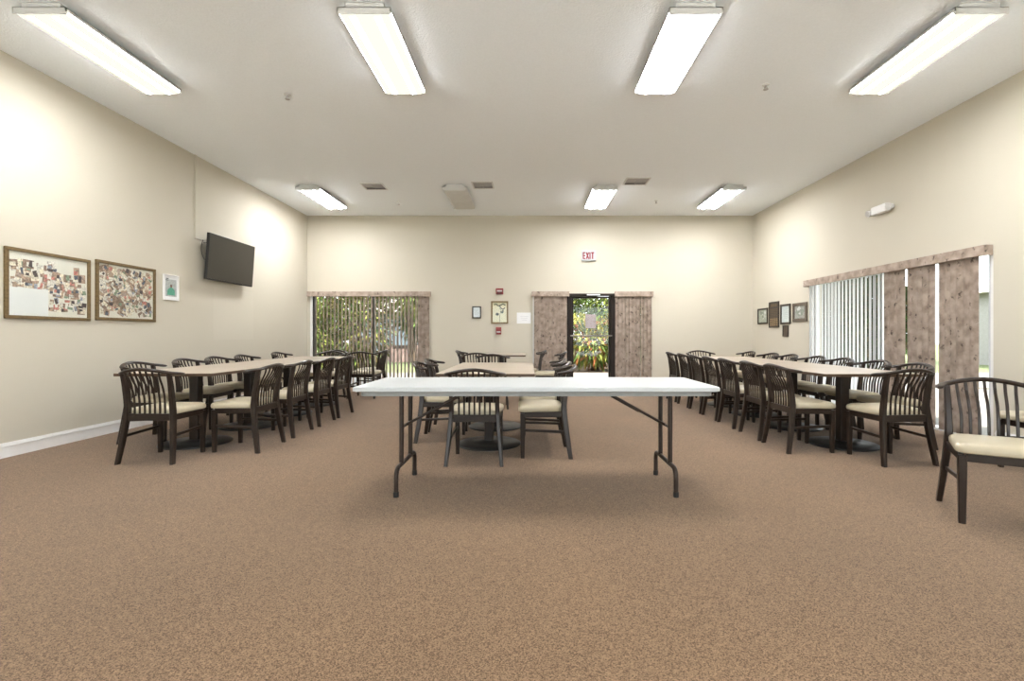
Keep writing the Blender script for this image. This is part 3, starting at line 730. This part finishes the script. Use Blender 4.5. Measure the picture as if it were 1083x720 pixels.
# right wall group; local x right means +... front looks to -X
RR = -PI / 2
def yz(x0, x1, y0, y1):
    Ya = F * (XR - .02) / (x0 - 560); Yb = F * (XR - .02) / (x1 - 560); Ym = (Ya + Yb) / 2
    return Ya - Yb, Ym, CAMH + (355 - y0) * Ym / F, CAMH + (355 - y1) * Ym / F
def rpic(px, label, fw, fm, inner, gl=True, name='picture_frame', cat='picture'):
    wd, Y, zt, zb = yz(*px); return picture(name, label, wd, zt - zb, (XR, Y, (zt + zb) / 2), RR, fw, fm, inner, gl=gl, cat=cat, group='frames on the right wall')
def photo_in(seed, base):
    def f(t, w_, h_):
        rnd = random.Random(seed); bm = bmesh.new(); box(bm, -w_ / 2, w_ / 2, -.006, -.001, -h_ / 2, h_ / 2)
        for k in range(9): quad(bm, rnd.uniform(-.25, .25) * w_, rnd.uniform(-.25, .3) * h_, w_ * rnd.uniform(.1, .35), h_ * rnd.uniform(.1, .3), rnd.uniform(-.8, .8), -.0061 - .0001 * k, rnd.choice((1, 2)))
        obj('print', bm, [mat('photo ground', base, .5, noise=.25), mat('photo light', (.62, .62, .62), .5, noise=.2), mat('photo mid', (.25, .28, .24), .5, noise=.2)], t)
    return f
rpic((801, 811.5, 326, 342.5), 'small dark-framed photo, farthest of the five frames on the right wall', .03, M['plaque'], photo_in(1, (.42, .45, .38)))
def plates(t, w_, h_):
    bm = bmesh.new(); box(bm, -w_ / 2, w_ / 2, -.012, -.001, -h_ / 2, h_ / 2)
    for r in range(11):
        for c in range(4):
            box(bm, w_ * (-.42 + .22 * c), w_ * (-.42 + .22 * c + .17), -.0135, -.012, h_ * (.20 - .065 * r), h_ * (.20 - .065 * r + .04), mi=1 if r > 5 else 2)
    box(bm, -w_ * .35, w_ * .35, -.0135, -.012, h_ * .33, h_ * .44, mi=2)
    obj('name_plates', bm, [M['plaque'], M['brass'], mat('dull bronze plate', (.12, .085, .05), .4, metal=.4, noise=.1)], t)
rpic((813, 823.3, 319, 346.5), 'tall walnut plaque covered with rows of small metal plates on the right wall', .014, M['plaque'], plates, gl=False, name='wall_plaque', cat='plaque')
rpic((825, 835.5, 321.5, 342.8), 'black-framed white certificate above the small plaque on the right wall', .035, M['plaque'], sheet_in(paleblue))
rpic((837.8, 853, 320, 340), 'widest dark-framed photo in the right wall group, nearest the blind', .055, mat('thick brown frame', (.10, .075, .055), .4, noise=.2), photo_in(4, (.34, .33, .31)))
def plain(t, w_, h_): obj('plate', B(-w_ / 2, w_ / 2, -.012, -.001, -h_ / 2, h_ / 2), mat('dark bronze plate', (.09, .065, .045), .4, metal=.3, noise=.15), t)
rpic((827.5, 833.2, 344, 356), 'smallest dark plaque hanging below the black-framed certificate', .012, M['plaque'], plain, gl=False, name='wall_plaque', cat='plaque')

# ------------------------------------------------------------------ exit sign, alarm devices, emergency light
t = thing('exit_sign', 'white exit sign with red letters above the glass door', 'exit sign', (1.257, YB, 2.80))
obj('housing', B(-.155, .155, -.05, 0, -.11, .11, bev=.006), M['plastic'], t)
bm = bmesh.new(); S = .0
def bar(x0, z0, x1, z1, th=.027):
    a, b = Vector((x0, 0, z0)), Vector((x1, 0, z1)); d = b - a; ang = math.atan2(d.z, d.x)
    R = Matrix.Translation(((x0 + x1) / 2, -.0515, (z0 + z1) / 2)) @ Matrix.Rotation(-ang, 4, 'Y'); box(bm, -d.length / 2, d.length / 2, -.003, .003, -th / 2, th / 2, mtx=R)
hh = .070; xs = -.115; wl = .042
bar(xs, -hh, xs, hh)
for z in (-hh + .009, 0, hh - .009): bar(xs, z, xs + wl, z)
xs = -.052; bar(xs, -hh, xs + .050, hh); bar(xs, hh, xs + .050, -hh)
bar(.026, -hh, .026, hh)
bar(.050, hh - .009, .112, hh - .009); bar(.081, -hh, .081, hh)
obj('lettering', bm, mat('exit red', (.22, .012, .02), .5, noise=.05), t)
t = thing('alarm_strobe', 'red fire alarm strobe above the gold-framed drawing', 'fire alarm', (-.635, YB, 2.045))
obj('housing', B(-.08, .08, -.05, 0, -.065, .065, bev=.008), M['red'], t); obj('strobe_lens', B(-.055, .055, -.065, -.05, -.008, .022, bev=.005), M['paper'], t)
bm = bmesh.new()
for k in range(5): box(bm, -.05, .05, -.0525, -.05, -.055 + k * .009, -.051 + k * .009)
obj('grille', bm, M['dark'], t)
t = thing('fire_pull_station', 'small red fire alarm pull station below the gold-framed drawing', 'fire alarm', (-.655, YB, 1.205))
obj('housing', B(-.058, .058, -.045, 0, -.078, .078, bev=.008), M['red'], t); obj('handle', B(-.04, .04, -.058, -.045, -.035, -.012, bev=.003), M['paper'], t)
t = thing('emergency_light', 'white twin-head emergency light high on the right wall', 'emergency light', (XR, 6.42, 2.80), -PI / 2)
bm = bmesh.new(); box(bm, -.14, .14, -.075, 0, -.055, .055, bev=.012); obj('housing', bm, M['white'], t)
for s in (-1, 1):
    bm = bmesh.new(); cyl(bm, (s * .14, -.04, .0), (s * .165, -.045, .0), .012)
    cyl(bm, (s * .18, -.02, .0), (s * .185, -.085, -.02), .032, .045, seg=18); obj('lamp_head', bm, M['white'], t, smooth=True)
    bm = bmesh.new(); cyl(bm, (s * .185, -.0852, -.02), (s * .185, -.088, -.021), .038, seg=18); obj('lens', bm, M['lens_off'], t)
t = thing('wall_outlet', 'small white outlet plate low on the back wall, right of the door blinds', 'outlet', (3.4, YB, .40))
obj('cover_plate', B(-.035, .035, -.006, 0, -.057, .057, bev=.002), M['white'], t)
bm = bmesh.new()
for z in (-.022, .022):
    for s in (-.008, .008): box(bm, s - .0015, s + .0015, -.0065, -.006, z - .006, z + .006)
obj('slots', bm, M['dark'], t)

# ------------------------------------------------------------------ garden
CR = [M['ly'], M['lo'], M['lg'], M['lg'], M['lr'], M['ly']]
plant('croton_bush', 'yellow and red croton bush on a thick trunk outside the exit door', 'bush', 2.05, 15.3, 0, (1.0, .8, .62), .88, CR, 1500, .36, .045, .8, .12, 1)
plant('croton_bush', 'bright yellow croton bush behind the trunked one on the left', 'bush', 1.6, 17.0, 0, (.95, .7, .6), 1.25, [M['ly'], M['ly'], M['lo']], 1500, .22, .03, 1.0, .05, 2)
plant('croton_bush', 'orange red croton bush behind on the right of the door view', 'bush', 3.0, 17.3, 0, (.9, .7, .6), 1.2, [M['lr'], M['lo'], M['lb'], M['ly']], 1300, .22, .03, 1.0, .05, 3)
plant('garden_tree', 'green leafy tree at the upper right of the door view', 'tree', 3.7, 20.5, 0, (2.2, 1.5, 1.9), 2.9, [M['lg'], M['lo'], M['lg']], 4200, .22, .05, 2.6, .14, 4)
plant('garden_tree', 'pale olive tree at the upper left of the door view', 'tree', .2, 21.5, 0, (2.2, 1.5, 2.2), 2.9, [M['lo'], M['lb'], M['lo'], M['lg']], 4200, .22, .05, 2.6, .14, 5)
plant('garden_shrub', 'dense green shrub seen through the left part of the back left window', 'shrub', -6.6, 13.6, 0, (.9, .7, 1.3), 1.1, [M['lg'], M['lo'], M['lb']], 2600, .24, .03, 1.3, .05, 6)
plant('garden_shrub', 'brown and green shrub behind the middle of the back left window', 'shrub', -5.2, 14.6, 0, (1.0, .8, 1.6), 1.5, [M['ld'], M['lb'], M['lo'], M['lb']], 3200, .24, .035, 1.6, .07, 7)
plant('garden_tree', 'tall dark tree over the back left window view', 'tree', -8.2, 19, 0, (3.0, 1.6, 2.6), 3.6, [M['ld'], M['lg'], M['lb'], M['lo']], 5200, .26, .05, 3.2, .2, 8)
plant('garden_tree', 'tree with hanging branches right of the back left window view', 'tree', -4.9, 20.5, 0, (1.9, 1.4, 1.2), 3.2, [M['lb'], M['lo'], M['lg']], 2600, .24, .05, 3.0, .13, 9)
for i, (x, y, s) in enumerate(((-13, 30, 3.2), (-6.0, 30.5, 2.9), (.4, 30, 3.2), (6, 29, 3.3), (12, 31, 3.2))):
    plant('garden_tree', 'distant green tree in the hedge line beyond the lawn, %s from the left' % ORD[i], 'tree', x, y, 0, (s * .95, s * .7, s), s * 1.0 + .4, [M['ld'], M['lg'], M['lo']], 3600, .5, .11, s, .25, 20 + i, group='hedge line trees')
bm = bmesh.new()   # low curved masonry trough
stack(bm, [[(x - 5.9, y + 22.5, z) for x, y in rounded_outline(h, .45, .40, 8)] for h, z in ((.72, -.12), (.85, .25), (.88, .62), (.80, .64), (.76, .50))])
tag(obj('planter', bm, M['pink']), 'low pale pink rounded planter on the lawn seen through the back left blind', 'planter')
t = thing('house', 'blue grey house far behind the pink planter', 'house', (-9.5, 39, -.12))
obj('wall', B(-4, 4, -3, 3, 0, 3.0), M['bluegrey'], t)
bm = bmesh.new(); stack(bm, [[(-4.4, -3.4, 3.0), (4.4, -3.4, 3.0), (4.4, 3.4, 3.0), (-4.4, 3.4, 3.0)], [(-2.4, -.2, 4.6), (2.4, -.2, 4.6), (2.4, .2, 4.6), (-2.4, .2, 4.6)]]); obj('roof', bm, M['roof'], t)
t = thing('house', 'pale stucco house beyond the lawn outside the right wall blind', 'house', (22, 12, -.12))
obj('wall', B(-3, 3, -9, 9, 0, 3.0), M['stucco'], t)
bm = bmesh.new(); stack(bm, [[(-3.5, -9.5, 3.0), (3.5, -9.5, 3.0), (3.5, 9.5, 3.0), (-3.5, 9.5, 3.0)], [(-.2, -7, 4.6), (.2, -7, 4.6), (.2, 7, 4.6), (-.2, 7, 4.6)]]); obj('roof', bm, M['roof'], t)
for y in (-5, 0, 5):
    w_ = obj('window', B(-3.03, -3.0, y - .7, y + .7, 1.0, 2.2), M['white'], t); obj('pane', B(-3.05, -3.03, y - .62, y + .62, 1.08, 2.12), M['dark'], w_)
plant('hedge', 'dark green hedge outside the far half of the right wall blind', 'hedge', 12.2, 21.0, 0, (1.4, 5.8, 2.1), 1.7, [M['ld'], M['ld'], M['lb']], 15000, .40, .13, 1.4, .05, 40)
